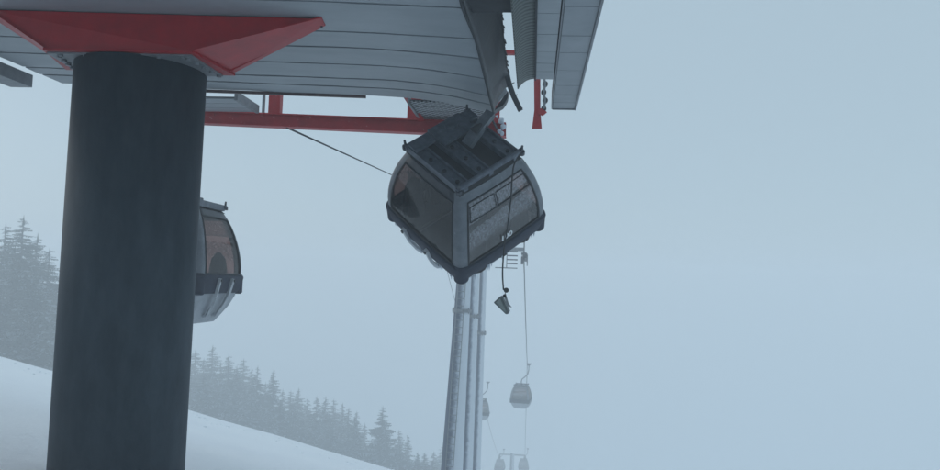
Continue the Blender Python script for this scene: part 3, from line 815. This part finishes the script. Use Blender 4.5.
# ------------------------------------------------------------------ spruces
def crown_mesh(seed, levels=46, width=.19):
    rnd = random.Random(seed); bm = NB()      # unit height 1
    lay = bm.faces
    for l in range(levels):
        u = l / levels; z = .06 + .93 * u ** .93
        rr = width * (1 - u) ** .74 * rnd.uniform(.8, 1.1) + .007
        nb = int(8 + 9 * (1 - u))
        for b in range(nb):
            a = rnd.uniform(0, 6.283); ln = rr * rnd.uniform(.6, 1.15)
            if rnd.random() < .07: continue
            d = Vector((math.cos(a), math.sin(a), 0)); sd = Vector((-d.y, d.x, 0)); droop = rnd.uniform(.18, .42) * (1 - .5 * u)
            z0 = z + rnd.uniform(-.034, .014) * (1 - .5 * u); snowy = rnd.random() < .34
            segs = 6 if ln > .05 else 4
            for k in range(segs):
                v = (k + .4) / segs; p = d * (ln * v) + Vector((0, 0, z0 - droop * ln * v * (1.15 - .5 * v) + .02 * v * v * ln))
                wd = ln * .42 * (1 - v * .75) * rnd.uniform(.7, 1.3) + .003
                for s in (-1, 1):
                    tip = p + d * (ln * .16) + sd * (s * wd) - Vector((0, 0, wd * rnd.uniform(.25, .8)))
                    q1 = p + d * (ln * .17) ; q0 = p - d * (ln * .05)
                    f = bm.faces.new([bm.verts.new(q0), bm.verts.new(q1), bm.verts.new(tip)])
                    f.material_index = 1 if (snowy and rnd.random() < .55) or rnd.random() < .05 else 0
                hang = Vector((0, 0, -ln * rnd.uniform(.08, .2) - .004))
                f = bm.faces.new([bm.verts.new(p - d * ln * .07), bm.verts.new(p + d * ln * .1), bm.verts.new(p + hang + sd * rnd.uniform(-.01, .01))])
                f.material_index = 0
    tip = Vector((0, 0, 1.0)); 
    for k in range(3):
        a = k * 2.1; f = bm.faces.new([bm.verts.new(tip), bm.verts.new((.005 * math.cos(a), .005 * math.sin(a), .95)), bm.verts.new((.005 * math.cos(a + 2), .005 * math.sin(a + 2), .95))])
    me = bpy.data.meshes.new('crown'); bm.to_mesh(me); bm.free(); me.materials.append(M['needle']); me.materials.append(M['rimeneedle']); return me
CR_M = [crown_mesh(11, 56), crown_mesh(12, 52, .22), crown_mesh(13, 60, .17), crown_mesh(14, 54, .205), crown_mesh(15, 50, .25)]
bm = NB(); tube(bm, [(0, 0, -.03), (0, 0, .3), (0, 0, .7), (0, 0, .99)], [.013, .010, .005, .001], 9)
TR_M = bpy.data.meshes.new('trunk'); bm.to_mesh(TR_M); bm.free(); TR_M.materials.append(M['bark'])
def spruce(x, ytop, Y, var, label, group, lean=0, wide=1):
    if 'row' in group: Y *= 1.32
    top = on_y(x, ytop, Y); gz_ = ground(top.x, top.y); h = top.z - gz_
    if h < 3: h = 3
    t = thing('spruce_tree', label, 'tree', (top.x, top.y, gz_), group); t.scale = (h * wide, h * wide, h); t.rotation_euler = (0, R_(lean), random.uniform(0, 6.28))
    c = bpy.data.objects.new('crown', CR_M[var % 5]); C.objects.link(c); c.parent = t
    k = bpy.data.objects.new('trunk', TR_M); C.objects.link(k); k.parent = t
G1 = 'spruces in the stand left of the column'
for x, y, Y, v, lab in ((24, 214, 82, 3, 'tallest snowy spruce left of the column'), (6, 222, 84, 1, 'spruce at the left picture edge, second in height'),
                        (38, 232, 86, 0, 'slim spruce just right of the tallest one, near the column'), (50, 246, 88, 4, 'lower spruce touching the column outline at the left'),
                        (-14, 226, 85, 0, None), (15, 246, 78, 4, 'bushy spruce low in front of the two tallest'), (34, 270, 76, 1, 'front spruce with pale snowy twigs low beside the column'),
                        (62, 256, 90, 3, None), (84, 268, 92, 1, None)):
    if lab: spruce(x, y, Y * 1.12, v, lab, G1, wide=1.2)
G2 = 'spruces in the foggy row beyond the slope'
LB = 'dim snow-dusted spruce in the foggy row that falls away beyond the slope'
row = [(196, 345), (204, 352), (213, 347), (221, 357), (229, 352), (237, 362), (244, 358), (252, 368), (258, 362), (266, 376), (283, 382), (291, 384), (299, 388), (308, 391), (317, 395), (326, 398), (334, 401), (343, 402), (349, 407), (357, 412), (365, 418), (399, 425), (408, 436), (418, 448), (425, 446), (434, 450), (443, 447), (452, 452)]
rnd = random.Random(5)
spruce(274, 368, 104, 2, 'slender spruce with a sharp tip standing above the middle of the foggy row', G2, wide=1.05)
spruce(383, 405, 98, 1, 'broad dark spruce standing clear at the lower right end of the row', G2, wide=1.15)
spruce(355, 415, 100, 3, 'spruce just left of the broad dark one at the row\'s end', G2, wide=1.1)
for i, (x, y) in enumerate(row):
    spruce(x, y + rnd.uniform(-3, 6), 108 + rnd.uniform(-6, 10) + (x - 190) * .03, i, LB, G2, wide=rnd.uniform(.85, 1.45))
for i in range(34):
    x = 190 + i * 7.6 + rnd.uniform(-3, 3); yb = 372 + (x - 190) * .36 + rnd.uniform(-6, 8)
    if x > 448: continue
    spruce(x, yb, 98 + rnd.uniform(-4, 6), i + 2, LB, G2, wide=rnd.uniform(1.1, 1.5))

# ------------------------------------------------------------------ haze
bm = NB(); box(bm, -250, 250, -20, 430, -165, 11.5)
hz = obj('haze', bm, None); hz.data.materials.clear()
hm = bpy.data.materials.new('haze_air'); hm.use_nodes = True; nt = hm.node_tree; nt.nodes.clear()
out = nt.nodes.new('ShaderNodeOutputMaterial'); pv = nt.nodes.new('ShaderNodeVolumePrincipled')
pv.inputs['Color'].default_value = (.932, .961, .984, 1); pv.inputs['Density'].default_value = .0070; pv.inputs['Anisotropy'].default_value = .1
nt.links.new(pv.outputs[0], out.inputs['Volume']); hz.data.materials.append(hm); tag(hz, 'pale even fog filling the valley', None, kind='stuff'); hz['category'] = 'fog'
hz.display_type = 'WIRE'

# ------------------------------------------------------------------ light
w = bpy.data.worlds.new('World'); sc.world = w; w.use_nodes = True; nt = w.node_tree
bg = nt.nodes['Background']; sky = nt.nodes.new('ShaderNodeTexSky'); sky.sky_type = 'NISHITA'; sky.sun_disc = False
SE, SR = R_(27), R_(292)
sky.sun_elevation = SE; sky.sun_rotation = SR; sky.dust_density = 5; sky.air_density = 1.0; sky.ozone_density = 1.5; sky.altitude = 1200
mx = nt.nodes.new('ShaderNodeMix'); mx.data_type = 'RGBA'; mx.inputs[0].default_value = .86      # overcast veil over the clear sky
nt.links.new(sky.outputs[0], mx.inputs[6]); mx.inputs[7].default_value = (3.75, 4.9, 5.65, 1)
nt.links.new(mx.outputs[2], bg.inputs['Color']); bg.inputs['Strength'].default_value = .10
sd = bpy.data.lights.new('sun', 'SUN'); sd.energy = .8; sd.angle = R_(70); sd.color = (1, .985, .96)
so = bpy.data.objects.new('sun', sd); C.objects.link(so)
dv = Vector((math.sin(SR) * math.cos(SE), math.cos(SR) * math.cos(SE), math.sin(SE)))
so.rotation_euler = dv.to_track_quat('Z', 'Y').to_euler()

sc.view_settings.view_transform = 'Standard'; sc.view_settings.look = 'None'; sc.view_settings.gamma = 1; sc.view_settings.exposure = .27
sc.cycles.use_denoising = True; sc.cycles.max_bounces = 14; sc.cycles.volume_bounces = 10; sc.cycles.transparent_max_bounces = 12; sc.cycles.diffuse_bounces = 4
